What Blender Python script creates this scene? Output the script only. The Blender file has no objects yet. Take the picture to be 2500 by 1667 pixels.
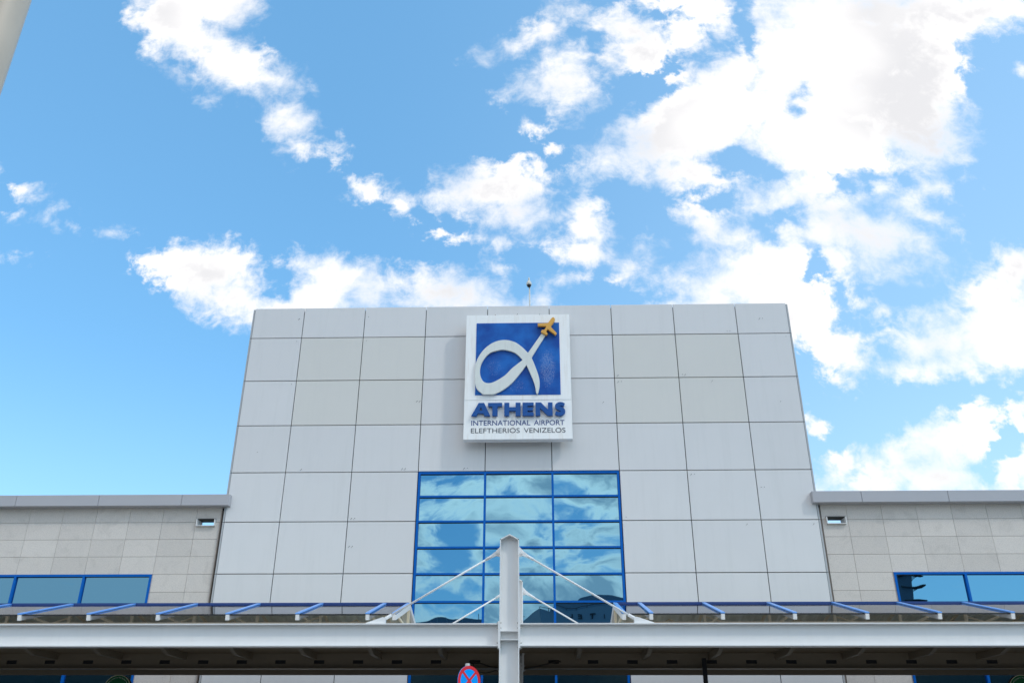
import bpy, bmesh, math, random
from mathutils import Vector, Matrix

random.seed(7)
SC = bpy.context.scene
COL = SC.collection
R = math.radians
Y0 = 24.898            # front plane of the tower's metal panels
CX = -0.514            # centre line of the tower and of the canopy
# light settings
CLOUD_HI, CLOUD_LO = (0.68, 0.67, 0.665), (0.50, 0.50, 0.515)
BACK_HI, BACK_LO, BACK_SEED = (1.34, 1.22, 1.12), (0.43, 0.50, 0.57), (9.2, 0.2, 3.7)
SKY_TINT, SKY_BASE = (0.81, 1.25, 1.33), (0.118, 0.302, 0.535)
VEIL = 0.22
WARP, NOISE_AMP, EDGE0, EDGE1, GROW, BACK_SCALE = 0.016, 0.085, -0.010, 0.027, 0.006, 9.0
SUN_ENERGY, SUN_ANGLE, EXPOSURE = 0.6, 5.0, 0.78
CLOUDS = [(-0.5683,1.0644,0.0819,0.0571,2.55,0.0016),(-0.4925,1.0718,0.0579,0.0438,-2.793,0.0033),(-0.5845,1.0185,0.0426,0.0268,1.892,0.0064),
    (-0.5241,1.0079,0.0497,0.034,2.329,0),(-0.4585,0.9572,0.0687,0.0352,2.409,0),(-0.3978,0.9297,0.0389,0.0215,2.573,0),
    (-0.4883,0.9979,0.0504,0.0294,2.332,0.0031),(-0.4192,0.9917,0.0154,0.0072,2.271,0.0063),(-0.3557,0.8411,0.0358,0.0268,2.308,0),
    (-0.3388,0.8048,0.0256,0.0158,1.76,0.0028),(-0.3783,0.8785,0.0193,0.0113,2.373,0.0059),(-0.3008,0.7867,0.0127,0.007,3.071,0),
    (-0.2849,0.7864,0.011,0.005,1.692,0.0014),(-0.2758,0.7902,0.0077,0.0062,2.916,0.0014),(-0.7302,0.7295,0.0236,0.0058,2.653,0.0042),
    (-0.6824,0.6929,0.0162,0.0095,-2.597,0.0034),(-0.7073,0.7133,0.0185,0.0053,2.725,0.0048),(-0.7296,0.69,0.016,0.0041,2.908,0.0047),
    (-0.5824,0.6537,0.0139,0.0042,3.002,0.0046),(-0.711,0.6169,0.0128,0.0051,-2.983,0.0039),(-0.6343,0.6667,0.0169,0.0034,2.92,0.006),
    (-0.4817,0.8891,0.0106,0.005,3.069,0.0015),(-0.5478,0.9462,0.0244,0.0102,2.469,0.0077),(-0.5126,0.9367,0.0178,0.0087,2.433,0.0069),
    (-0.2293,0.7184,0.0306,0.0187,2.827,0.0014),(-0.1861,0.6956,0.0245,0.0171,2.345,0.0027),(-0.0453,0.7226,0.0687,0.043,-2.92,0),
    (-0.1064,0.7163,0.0377,0.026,-2.528,0),(-0.0269,0.682,0.0422,0.0274,3.112,0),(-0.027,0.7637,0.0194,0.0162,-2.438,0.0014),
    (-0.1328,0.6874,0.0172,0.0086,1.501,0.002),(0.0716,0.659,0.0411,0.0268,1.523,0),(0.0661,0.6173,0.0352,0.0261,-3.134,0.0013),
    (0.0672,0.7059,0.0234,0.0091,1.403,0.0027),(0.0427,0.5737,0.0209,0.0086,-2.943,0.0031),(0.1301,0.5912,0.0289,0.0161,-2.417,0.0019),
    (0.146,0.614,0.015,0.0088,1.247,0.0019),(0.0472,0.6348,0.0187,0.0079,-2.53,0.0032),(-0.4385,0.5904,0.0808,0.0377,2.876,0),
    (-0.453,0.5703,0.0654,0.0272,2.631,0),(-0.3849,0.5463,0.0739,0.0299,2.81,0),(-0.2538,0.5743,0.0752,0.0326,2.9,0),
    (-0.1188,0.5527,0.0813,0.0313,3.018,0),(-0.2921,0.5484,0.0931,0.0295,3.116,0),(-0.0381,0.5354,0.0461,0.018,2.922,0.0012),
    (0.0105,0.5412,0.0182,0.016,1.558,0.0049),(-0.5209,0.6017,0.0251,0.0197,2.735,0.0051),(-0.3371,0.5359,0.0718,0.0252,2.915,0),
    (-0.3748,0.5234,0.0178,0.0153,2.268,0),(-0.3093,0.6001,0.0356,0.0136,3.107,0.0038),(-0.4378,0.6247,0.0352,0.0143,-2.969,0.0026),
    (0.0205,0.8253,0.0172,0.0095,-2.911,0.0014),(0.0291,0.778,0.0198,0.0152,1.423,0.0049),(-0.0653,0.6351,0.0251,0.0062,3.02,0.0019),
    (-0.1401,0.6447,0.011,0.0062,2.872,0.0019),(-0.0209,0.598,0.0146,0.0091,-2.482,0.0031),(-0.0471,0.5917,0.0128,0.0061,3.121,0.0031),
    (-0.0048,0.8298,0.008,0.0076,1.699,0.0021),(0.0075,0.8018,0.011,0.0075,1.568,0.0035),(0.0511,0.9151,0.0516,0.0351,-2.859,0),
    (0.0216,0.8989,0.0299,0.0201,3.113,0.0015),(0.0422,0.9539,0.0461,0.0254,-2.766,0.003),(0.0729,0.8835,0.0436,0.0197,-2.469,0),
    (-0.034,0.9803,0.0405,0.0158,-2.874,0.0046),(0.0131,1.0095,0.039,0.0257,-2.568,0.0062),(0.048,1.0665,0.0311,0.0155,-2.519,0.0048),
    (-0.0369,0.8918,0.0218,0.009,-2.275,0.0044),(-0.0141,0.9293,0.0154,0.0092,1.579,0.0052),(0.1543,1.0131,0.0826,0.0299,2.675,0.0008),
    (0.1186,1.0396,0.0406,0.023,3.124,0.0016),(0.1776,0.9593,0.0791,0.0434,2.86,0.0076),(0.2109,0.9224,0.04,0.0222,3.006,0.0015),
    (0.2721,1.0558,0.0506,0.0334,2.836,0.0016),(0.2991,1.0229,0.0283,0.0244,1.763,0.0023),(0.2324,1.068,0.0611,0.0224,3.122,0.004),
    (0.2337,1.0021,0.0539,0.0397,1.419,0.0093),(0.118,0.9521,0.0286,0.024,2.144,0.0076),(0.4745,0.9349,0.1694,0.1264,-2.979,0),
    (0.3404,0.8958,0.1785,0.0782,-2.576,0),(0.2378,0.8248,0.1277,0.0704,-2.647,0),(0.1532,0.778,0.0823,0.0256,-2.891,0.0021),
    (0.5551,0.8541,0.1158,0.0681,1.281,0),(0.421,0.7975,0.1235,0.0735,-3.087,0),(0.5252,1.0397,0.2325,0.0548,3.123,0),
    (0.6979,1.0396,0.1109,0.0364,-2.947,0),(0.386,0.9982,0.0734,0.0505,-2.176,0),(0.2434,0.7511,0.0732,0.0339,-3.14,0.0007),
    (0.5602,0.7869,0.0485,0.0403,0.775,0),(0.1939,0.7445,0.0432,0.0297,2.608,0.002),(0.4082,0.7146,0.0677,0.0524,1.199,0),
    (0.643,1.0005,0.0524,0.0232,-2.648,0.0038),(0.346,0.6974,0.0682,0.0251,-2.883,0.0007),(0.386,0.647,0.0761,0.0417,-3.099,0),
    (0.454,0.6355,0.0733,0.0319,2.931,0),(0.2433,0.6563,0.0456,0.026,2.323,0.0006),(0.2792,0.6347,0.0461,0.0183,2.921,0.0025),
    (0.5302,0.6979,0.0521,0.0188,-2.817,0.0026),(0.4797,0.7133,0.0364,0.0148,3.039,0.0026),(0.4792,0.5842,0.0435,0.0169,-3.019,0.0006),
    (0.4121,0.5919,0.0318,0.0238,-2.959,0.0012),(0.321,0.5965,0.1035,0.0359,-2.934,0),(0.2827,0.5638,0.1036,0.0389,-3.034,0),
    (0.2346,0.5384,0.0759,0.0249,-2.847,0),(0.3246,0.5372,0.0639,0.0559,-2.649,0),(0.2255,0.6886,0.0241,0.0215,2.414,0.0053),
    (0.5348,0.6621,0.0334,0.0133,2.679,0.0051),(0.3814,0.4708,0.0471,0.0254,2.616,0),(0.4157,0.4481,0.0266,0.0085,3.049,0.0011),
    (0.3583,0.5177,0.0452,0.0327,1.271,0),(0.3523,0.3697,0.0268,0.0195,3.066,0),(0.3476,0.3913,0.0124,0.0053,2.962,0.0017),
    (0.3904,0.4258,0.0256,0.0098,2.737,0.0039),(0.3923,0.3926,0.0065,0.005,-2.882,0.0005),(0.4132,0.3913,0.013,0.0052,3.065,0.0011),
    (0.4322,0.3798,0.0172,0.0083,-2.998,0.0016),(0.4142,0.5361,0.0269,0.0067,2.599,0.003),(0.4299,0.4372,0.0313,0.0122,2.954,0.0045),
    (0.5975,0.5338,0.0532,0.0398,-2.269,0),(0.5888,0.4746,0.0769,0.0612,-2.525,0),(0.526,0.4723,0.0424,0.0323,3.137,0),
    (0.4895,0.4666,0.0313,0.0252,3.007,0),(0.4615,0.476,0.0259,0.0154,2.742,0.0012),(0.4989,0.4335,0.0493,0.0219,-3.003,0.0006),
    (0.5502,0.4242,0.0435,0.0297,-2.942,0),(0.6327,0.5755,0.0367,0.0277,-1.987,0),(0.5353,0.5155,0.0271,0.0161,-2.426,0.0012),
    (0.4862,0.5048,0.0122,0.0074,-3.042,0.0012),(0.5057,0.3424,0.0815,0.0389,-2.867,0),(0.4237,0.3175,0.0489,0.0182,-2.806,0),
    (0.5403,0.3811,0.0688,0.0212,-3.07,0),(0.3935,0.2911,0.0566,0.0145,-3.046,0.0005),(0.4705,0.2969,0.1264,0.0237,-3.14,0),
    (0.5587,0.307,0.0466,0.0311,-2.942,0.0005),(0.5799,0.3724,0.0296,0.0197,1.125,0.0011),(0.5935,0.4064,0.0215,0.0141,-2.959,0.0022),
    (0.3578,0.3217,0.0155,0.0086,-3.08,0.0037),(0.4638,0.3649,0.0345,0.0121,-2.648,0.0016),(0.7278,0.9162,0.0173,0.0081,-2.467,0.0015)]
GAPS = [(0.477,0.4045,0.0769,0.0111,-2.962,0.0006),(0.4011,0.3795,0.0332,0.014,-2.84,0.0016),(0.5541,0.4067,0.0197,0.0074,2.735,0.0033),
    (0.3969,0.8755,0.0167,0.01,1.216,0.0014),(0.3012,0.75,0.036,0.0198,2.858,0.0027),(0.4356,0.7178,0.0238,0.0146,-2.6,0.0033),
    (0.3405,0.6568,0.0357,0.0125,-3.034,0.0077),(0.3698,0.5958,0.0177,0.0079,1.391,0.0031),(0.5567,0.347,0.0149,0.0089,1.204,0.0016),
    (0.25,0.694,0.0213,0.0102,2.794,0.0066),(-0.3411,0.5688,0.013,0.0072,2.502,0.005),(0.5398,0.3124,0.0189,0.0069,2.756,0.0047),
    (0.33,0.9952,0.0538,0.0081,1.636,0.0031),(0.1812,0.9163,0.0216,0.0076,-2.498,0.0044)]

# ------------------------------------------------------------------ helpers
class MB:
    """collects faces and links them as ONE mesh object"""
    def __init__(self):
        self.v, self.f, self.m, self.s = [], [], [], []

    def poly(self, pts, faces, m=0, smooth=False):
        o = len(self.v)
        self.v += [tuple(p) for p in pts]
        for f in faces:
            self.f.append([o + i for i in f]); self.m.append(m); self.s.append(smooth)

    def box(self, x0, x1, y0, y1, z0, z1, m=0):
        self.hexa([(x0, y0, z0), (x1, y0, z0), (x1, y1, z0), (x0, y1, z0),
                   (x0, y0, z1), (x1, y0, z1), (x1, y1, z1), (x0, y1, z1)], m)

    def hexa(self, p, m=0):
        self.poly(p, [(0, 3, 2, 1), (4, 5, 6, 7), (0, 1, 5, 4), (1, 2, 6, 5), (2, 3, 7, 6), (3, 0, 4, 7)], m)

    def panel(self, x0, x1, y0, y1, z0, z1, b=0.006, m=0):
        """a box whose front (-y) edges are folded back by b"""
        p = [(x0, y1, z0), (x1, y1, z0), (x1, y1, z1), (x0, y1, z1),
             (x0, y0 + b, z0), (x1, y0 + b, z0), (x1, y0 + b, z1), (x0, y0 + b, z1),
             (x0 + b, y0, z0 + b), (x1 - b, y0, z0 + b), (x1 - b, y0, z1 - b), (x0 + b, y0, z1 - b)]
        q = lambda a, c: [(a + i, a + (i + 1) % 4, c + (i + 1) % 4, c + i) for i in range(4)]
        self.poly(p, [(0, 3, 2, 1)] + q(0, 4) + q(4, 8) + [(8, 9, 10, 11)], m)

    def prism_xz(self, pts, y0, y1, m=0):
        n = len(pts)
        P = [(x, y0, z) for x, z in pts] + [(x, y1, z) for x, z in pts]
        self.poly(P, [tuple(range(n)), tuple(range(2 * n - 1, n - 1, -1))] +
                  [(i, i + n, (i + 1) % n + n, (i + 1) % n) for i in range(n)], m)

    def prism_yz(self, pts, x0, x1, m=0):
        n = len(pts)
        P = [(x0, y, z) for y, z in pts] + [(x1, y, z) for y, z in pts]
        self.poly(P, [tuple(range(n)), tuple(range(2 * n - 1, n - 1, -1))] +
                  [(i, i + n, (i + 1) % n + n, (i + 1) % n) for i in range(n)], m)

    def bar(self, a, b, w, h, up=(0, 0, 1), m=0):
        """rectangular bar from a to b, h measured along up, its centre line on a-b"""
        a, b, up = Vector(a), Vector(b), Vector(up)
        d = (b - a).normalized(); s = d.cross(up).normalized(); t = s.cross(d).normalized()
        P = []
        for c in (a, b):
            for i, j in ((-1, -1), (1, -1), (1, 1), (-1, 1)):
                P.append(c + s * (i * w / 2) + t * (j * h / 2))
        self.poly(P, [(3, 2, 1, 0), (4, 5, 6, 7)] + [(i, (i + 1) % 4, (i + 1) % 4 + 4, i + 4) for i in range(4)], m)

    def tube(self, path, rad, n=12, m=0, caps=True):
        path = [Vector(p) for p in path]
        rad = rad if isinstance(rad, (list, tuple)) else [rad] * len(path)
        rings = []
        for i, p in enumerate(path):
            d = (path[min(i + 1, len(path) - 1)] - path[max(i - 1, 0)]).normalized()
            ref = Vector((0, 1, 0)) if abs(d.y) < 0.9 else Vector((1, 0, 0))
            s = d.cross(ref).normalized(); t = s.cross(d)
            rings.append([p + (s * math.cos(2 * math.pi * k / n) + t * math.sin(2 * math.pi * k / n)) * rad[i] for k in range(n)])
        o = len(self.v)
        for r_ in rings: self.v += [tuple(q) for q in r_]
        for i in range(len(rings) - 1):
            for k in range(n):
                self.f.append([o + i * n + k, o + i * n + (k + 1) % n, o + (i + 1) * n + (k + 1) % n, o + (i + 1) * n + k])
                self.m.append(m); self.s.append(True)
        if caps:
            self.f.append([o + k for k in range(n)][::-1]); self.m.append(m); self.s.append(False)
            e = o + (len(rings) - 1) * n
            self.f.append([e + k for k in range(n)]); self.m.append(m); self.s.append(False)

    def lathe(self, c, prof, n=24, m=0):
        """profile of (radius, z) round a vertical axis through c"""
        self.tube([(c[0], c[1], c[2] + z) for _, z in prof], [max(r_, 1e-4) for r_, _ in prof], n, m)

    def build(self, name, mats, parent=None):
        base = root_loc(parent)
        me = bpy.data.meshes.new(name)
        me.from_pydata([(x - base[0], y - base[1], z - base[2]) for x, y, z in self.v], [], self.f)
        mats = mats if isinstance(mats, (list, tuple)) else [mats]
        for a in mats: me.materials.append(a)
        for p, mi, sm in zip(me.polygons, self.m, self.s):
            p.material_index = mi; p.use_smooth = sm
        bm = bmesh.new(); bm.from_mesh(me)
        bmesh.ops.recalc_face_normals(bm, faces=bm.faces)
        bm.to_mesh(me); bm.free()
        o = bpy.data.objects.new(name, me); COL.objects.link(o); o.parent = parent
        return o


def root_loc(o):
    v = Vector((0, 0, 0))
    while o is not None:
        v = v + Vector(o.location); o = o.parent
    return v


def tag(o, label, cat, group=None, kind=None):
    if label: o['label'] = label
    if cat: o['category'] = cat
    if group: o['group'] = group
    if kind: o['kind'] = kind
    return o


def thing(name, label, cat, loc, group=None):
    o = bpy.data.objects.new(name, None); COL.objects.link(o)
    o.empty_display_size = 0.3; o.location = loc
    return tag(o, label, cat, group)


def copy_tree(o, parent=None):
    c = o.copy(); COL.objects.link(c); c.parent = parent
    for ch in list(o.children): copy_tree(ch, c)
    return c


def curve_obj(name, splines, y, mats, parent, depth=0.02, bevel=0.0):
    """closed outlines in the x-z plane, filled (holes by nesting), front face at y, depth behind it"""
    cu = bpy.data.curves.new(name, 'CURVE'); cu.dimensions = '2D'; cu.fill_mode = 'BOTH'
    cu.extrude = max(depth / 2 - bevel, 0.0005); cu.bevel_depth = bevel; cu.bevel_resolution = 1
    for pts in splines:
        sp = cu.splines.new('POLY'); sp.points.add(len(pts) - 1); sp.use_cyclic_u = True
        for p, q in zip(sp.points, pts): p.co = (q[0], q[1], 0, 1)
    return flat_to_wall(name, cu, y, mats, parent, depth)


def flat_to_wall(name, cu, y, mats, parent, depth, fit=None, flip=False):
    tmp = bpy.data.objects.new(name + '_outline', cu); COL.objects.link(tmp)
    dg = bpy.context.evaluated_depsgraph_get()
    me = bpy.data.meshes.new_from_object(tmp.evaluated_get(dg))
    bpy.data.objects.remove(tmp); bpy.data.curves.remove(cu)
    me.name = name; base = root_loc(parent)
    co = [v.co.copy() for v in me.vertices]
    if fit:
        x0 = min(c.x for c in co); x1 = max(c.x for c in co); z0 = min(c.y for c in co); z1 = max(c.y for c in co)
        fx0, fx1, fz0, fz1 = fit
        for c in co:
            c.x = fx0 + (c.x - x0) / (x1 - x0) * (fx1 - fx0); c.y = fz0 + (c.y - z0) / (z1 - z0) * (fz1 - fz0)
    for v, c in zip(me.vertices, co):
        if flip: v.co = Vector((-c.x, y + depth / 2 + c.z, c.y)) - base
        else: v.co = Vector((c.x, y + depth / 2 - c.z, c.y)) - base
    me.materials.clear()
    for a in (mats if isinstance(mats, (list, tuple)) else [mats]): me.materials.append(a)
    o = bpy.data.objects.new(name, me); COL.objects.link(o); o.parent = parent
    return o


def text_obj(name, body, fit, y, mat_, parent, depth=0.006, thick=0.0, flip=False):
    cu = bpy.data.curves.new(name, 'FONT'); cu.body = body; cu.size = 1; cu.extrude = depth / 2; cu.offset = thick
    cu.fill_mode = 'BOTH'
    return flat_to_wall(name, cu, y, mat_, parent, depth, fit, flip)


def spline(pts, corners, steps=6):
    """closed Catmull-Rom through pts, sharp at the indices in corners"""
    n = len(pts); out = []
    for i in range(n):
        p1, p2 = pts[i], pts[(i + 1) % n]
        p0 = p1 if i in corners else pts[i - 1]
        p3 = p2 if (i + 1) % n in corners else pts[(i + 2) % n]
        if i in corners: p0 = (2 * p1[0] - p2[0], 2 * p1[1] - p2[1])
        if (i + 1) % n in corners: p3 = (2 * p2[0] - p1[0], 2 * p2[1] - p1[1])
        for k in range(steps):
            t = k / steps
            out.append(tuple(0.5 * (2 * p1[d] + (p2[d] - p0[d]) * t + (2 * p0[d] - 5 * p1[d] + 4 * p2[d] - p3[d]) * t * t
                                    + (3 * p1[d] - p0[d] - 3 * p2[d] + p3[d]) * t ** 3) for d in (0, 1)))
    return out


# ------------------------------------------------------------------ materials
class NT:
    def __init__(self, tree):
        self.t = tree
        for n in list(tree.nodes): tree.nodes.remove(n)

    def n(self, kind, ins=None, **attrs):
        nd = self.t.nodes.new(kind)
        for k, v in attrs.items(): setattr(nd, k, v)
        for k, v in (ins or {}).items():
            if hasattr(v, 'is_output'): self.t.links.new(v, nd.inputs[k])
            else: nd.inputs[k].default_value = v
        return nd

    def math(self, op, a, b=0.0, c=0.0, clamp=False):
        return self.n('ShaderNodeMath', {0: a, 1: b, 2: c}, operation=op, use_clamp=clamp).outputs[0]

    def mix(self, f, a, b, blend='MIX'):
        nd = self.n('ShaderNodeMix', data_type='RGBA', blend_type=blend)
        for k, v in ((0, f), (6, a), (7, b)):
            if hasattr(v, 'is_output'): self.t.links.new(v, nd.inputs[k])
            else: nd.inputs[k].default_value = v
        return nd.outputs[2]

    def ramp(self, v, lo, hi, a=0.0, b=1.0, smooth=False):
        nd = self.n('ShaderNodeMapRange', {0: v, 1: lo, 2: hi, 3: a, 4: b})
        if smooth: nd.interpolation_type = 'SMOOTHSTEP'
        return nd.outputs[0]


def rgb(r, g, b): return (r, g, b, 1.0)


def mat(name, color, rough=0.5, metal=0.0, var=0.06, scale=3.0, island=0.0, bump=0.0, bscale=60.0, dirt=None, spec=0.5,
        dscale=0.7, damount=0.35):
    m = bpy.data.materials.new(name); m.use_nodes = True
    t = NT(m.node_tree)
    pos = t.n('ShaderNodeNewGeometry')
    nz = t.n('ShaderNodeTexNoise', {'Vector': pos.outputs['Position'], 'Scale': scale, 'Detail': 6.0, 'Roughness': 0.6})
    k = t.ramp(nz.outputs['Fac'], 0.25, 0.75, 1 - var, 1 + var)
    if island:
        k = t.math('MULTIPLY', k, t.ramp(pos.outputs['Random Per Island'], 0, 1, 1 - island, 1 + island))
    col = t.mix(1.0, rgb(*color), t.n('ShaderNodeCombineColor', {0: k, 1: k, 2: k}).outputs[0], 'MULTIPLY')
    if dirt:
        mp = t.n('ShaderNodeMapping', {'Vector': pos.outputs['Position'], 'Scale': (6, 6, 0.5)})
        dz = t.n('ShaderNodeTexNoise', {'Vector': mp.outputs[0], 'Scale': dscale, 'Detail': 8.0, 'Roughness': 0.7})
        col = t.mix(t.ramp(dz.outputs['Fac'], 0.5, 0.8, 0.0, damount), col, rgb(*dirt))
    ins = {'Base Color': col, 'Roughness': t.ramp(nz.outputs['Fac'], 0.3, 0.7, rough * 0.88, min(rough * 1.12, 1)),
           'Metallic': metal, 'Specular IOR Level': spec}
    if bump:
        bz = t.n('ShaderNodeTexNoise', {'Vector': pos.outputs['Position'], 'Scale': bscale, 'Detail': 4.0})
        ins['Normal'] = t.n('ShaderNodeBump', {'Height': bz.outputs['Fac'], 'Strength': bump, 'Distance': 0.01}).outputs[0]
    bs = t.n('ShaderNodeBsdfPrincipled', ins)
    t.n('ShaderNodeOutputMaterial', {0: bs.outputs[0]})
    return m


def stone_mat():
    m = bpy.data.materials.new('grey_granite'); m.use_nodes = True
    t = NT(m.node_tree); g = t.n('ShaderNodeNewGeometry'); P = g.outputs['Position']
    fine = t.n('ShaderNodeTexNoise', {'Vector': P, 'Scale': 42.0, 'Detail': 5.0, 'Roughness': 0.75}).outputs['Fac']
    spk = t.n('ShaderNodeTexVoronoi', {'Vector': P, 'Scale': 30.0}).outputs['Distance']
    blot = t.n('ShaderNodeTexNoise', {'Vector': P, 'Scale': 1.6, 'Detail': 5.0, 'Roughness': 0.6, 'Distortion': 1.2}).outputs['Fac']
    vein = t.n('ShaderNodeTexNoise', {'Vector': P, 'Scale': 1.1, 'Detail': 6.0, 'Roughness': 0.7, 'Distortion': 2.5}).outputs['Fac']
    v = t.math('ABSOLUTE', t.math('SUBTRACT', vein, 0.5))
    col = t.mix(t.ramp(fine, 0.3, 0.7), rgb(0.535, 0.485, 0.45), rgb(0.765, 0.70, 0.655))
    col = t.mix(t.ramp(spk, 0.0, 0.28, 0.45, 0.0), col, rgb(0.24, 0.21, 0.19))
    col = t.mix(t.ramp(blot, 0.52, 0.68, 0.0, 0.17, True), col, rgb(0.36, 0.325, 0.30))
    col = t.mix(t.ramp(v, 0.0, 0.012, 0.30, 0.0), col, rgb(0.80, 0.73, 0.65))
    k = t.ramp(g.outputs['Random Per Island'], 0, 1, 0.93, 1.07)
    col = t.mix(1.0, col, t.n('ShaderNodeCombineColor', {0: k, 1: k, 2: t.math('MULTIPLY', k, 0.985)}).outputs[0], 'MULTIPLY')
    b = t.n('ShaderNodeBump', {'Height': fine, 'Strength': 0.25, 'Distance': 0.004}).outputs[0]
    bs = t.n('ShaderNodeBsdfPrincipled', {'Base Color': col, 'Roughness': 0.75, 'Normal': b, 'Specular IOR Level': 0.3})
    t.n('ShaderNodeOutputMaterial', {0: bs.outputs[0]})
    return m


def mirror_glass():
    """blue sun-coated glazing: a tinted reflection over a dark blue body"""
    m = bpy.data.materials.new('blue_coated_glass'); m.use_nodes = True
    t = NT(m.node_tree); g = t.n('ShaderNodeNewGeometry')
    wav = t.n('ShaderNodeTexNoise', {'Vector': g.outputs['Position'], 'Scale': 1.1, 'Detail': 1.0}).outputs['Fac']
    nb = t.n('ShaderNodeBump', {'Height': wav, 'Strength': 0.10, 'Distance': 0.02}).outputs[0]
    gl = t.n('ShaderNodeBsdfGlossy', {'Color': rgb(0.155, 0.335, 0.45), 'Roughness': 0.0, 'Normal': nb})
    df = t.n('ShaderNodeBsdfDiffuse', {'Color': rgb(0.008, 0.05, 0.12)})
    mx = t.n('ShaderNodeMixShader', {0: 0.08, 1: gl.outputs[0], 2: df.outputs[0]})
    t.n('ShaderNodeOutputMaterial', {0: mx.outputs[0]})
    return m


def clear_glass():
    m = bpy.data.materials.new('grey_roof_glass'); m.use_nodes = True
    t = NT(m.node_tree)
    fr = t.n('ShaderNodeFresnel', {'IOR': 1.85}).outputs[0]
    tr = t.n('ShaderNodeBsdfTransparent', {'Color': rgb(0.72, 0.74, 0.76)})
    gl = t.n('ShaderNodeBsdfGlossy', {'Color': rgb(0.86, 0.88, 0.95), 'Roughness': 0.02})
    mx = t.n('ShaderNodeMixShader', {0: fr, 1: tr.outputs[0], 2: gl.outputs[0]})
    t.n('ShaderNodeOutputMaterial', {0: mx.outputs[0]})
    return m


def logo_blue():
    """blue enamel with a worn, flaked patch"""
    m = bpy.data.materials.new('weathered_blue_enamel'); m.use_nodes = True
    t = NT(m.node_tree); P = t.n('ShaderNodeNewGeometry').outputs['Position']
    mp = t.n('ShaderNodeMapping', {'Vector': P, 'Rotation': (0, R(-35), 0), 'Scale': (1, 1, 0.45)}).outputs[0]
    fl = t.n('ShaderNodeTexNoise', {'Vector': mp, 'Scale': 42.0, 'Detail': 6.0, 'Roughness': 0.8}).outputs['Fac']
    lo = t.n('ShaderNodeTexNoise', {'Vector': P, 'Scale': 1.6, 'Detail': 3.0}).outputs['Fac']
    def blob(c, s):
        mm = t.n('ShaderNodeMapping', {'Vector': P, 'Location': c, 'Scale': s}, vector_type='TEXTURE').outputs[0]
        return t.ramp(t.n('ShaderNodeVectorMath', {0: mm}, operation='LENGTH').outputs['Value'], 0.35, 1.0, 1.0, 0.0, True)
    wear = t.math('MAXIMUM', blob((0.40, 24.4, 12.45), (0.40, 3, 1.0)), t.math('MULTIPLY', blob((-0.55, 24.4, 11.85), (0.5, 3, 0.35)), 0.72))
    wear = t.math('MAXIMUM', wear, t.math('MULTIPLY', blob((-1.25, 24.4, 12.5), (0.45, 3, 0.5)), 0.7))
    k = t.math('ADD', fl, t.math('MULTIPLY', wear, 0.24))
    f = t.ramp(k, 0.69, 0.86, 0.0, 0.5)
    col = t.mix(t.ramp(lo, 0.35, 0.65), rgb(0.004, 0.065, 0.33), rgb(0.010, 0.14, 0.50))
    col = t.mix(f, col, rgb(0.40, 0.46, 0.58))
    bs = t.n('ShaderNodeBsdfPrincipled', {'Base Color': col, 'Roughness': 0.42, 'Specular IOR Level': 0.2})
    t.n('ShaderNodeOutputMaterial', {0: bs.outputs[0]})
    return m


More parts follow.
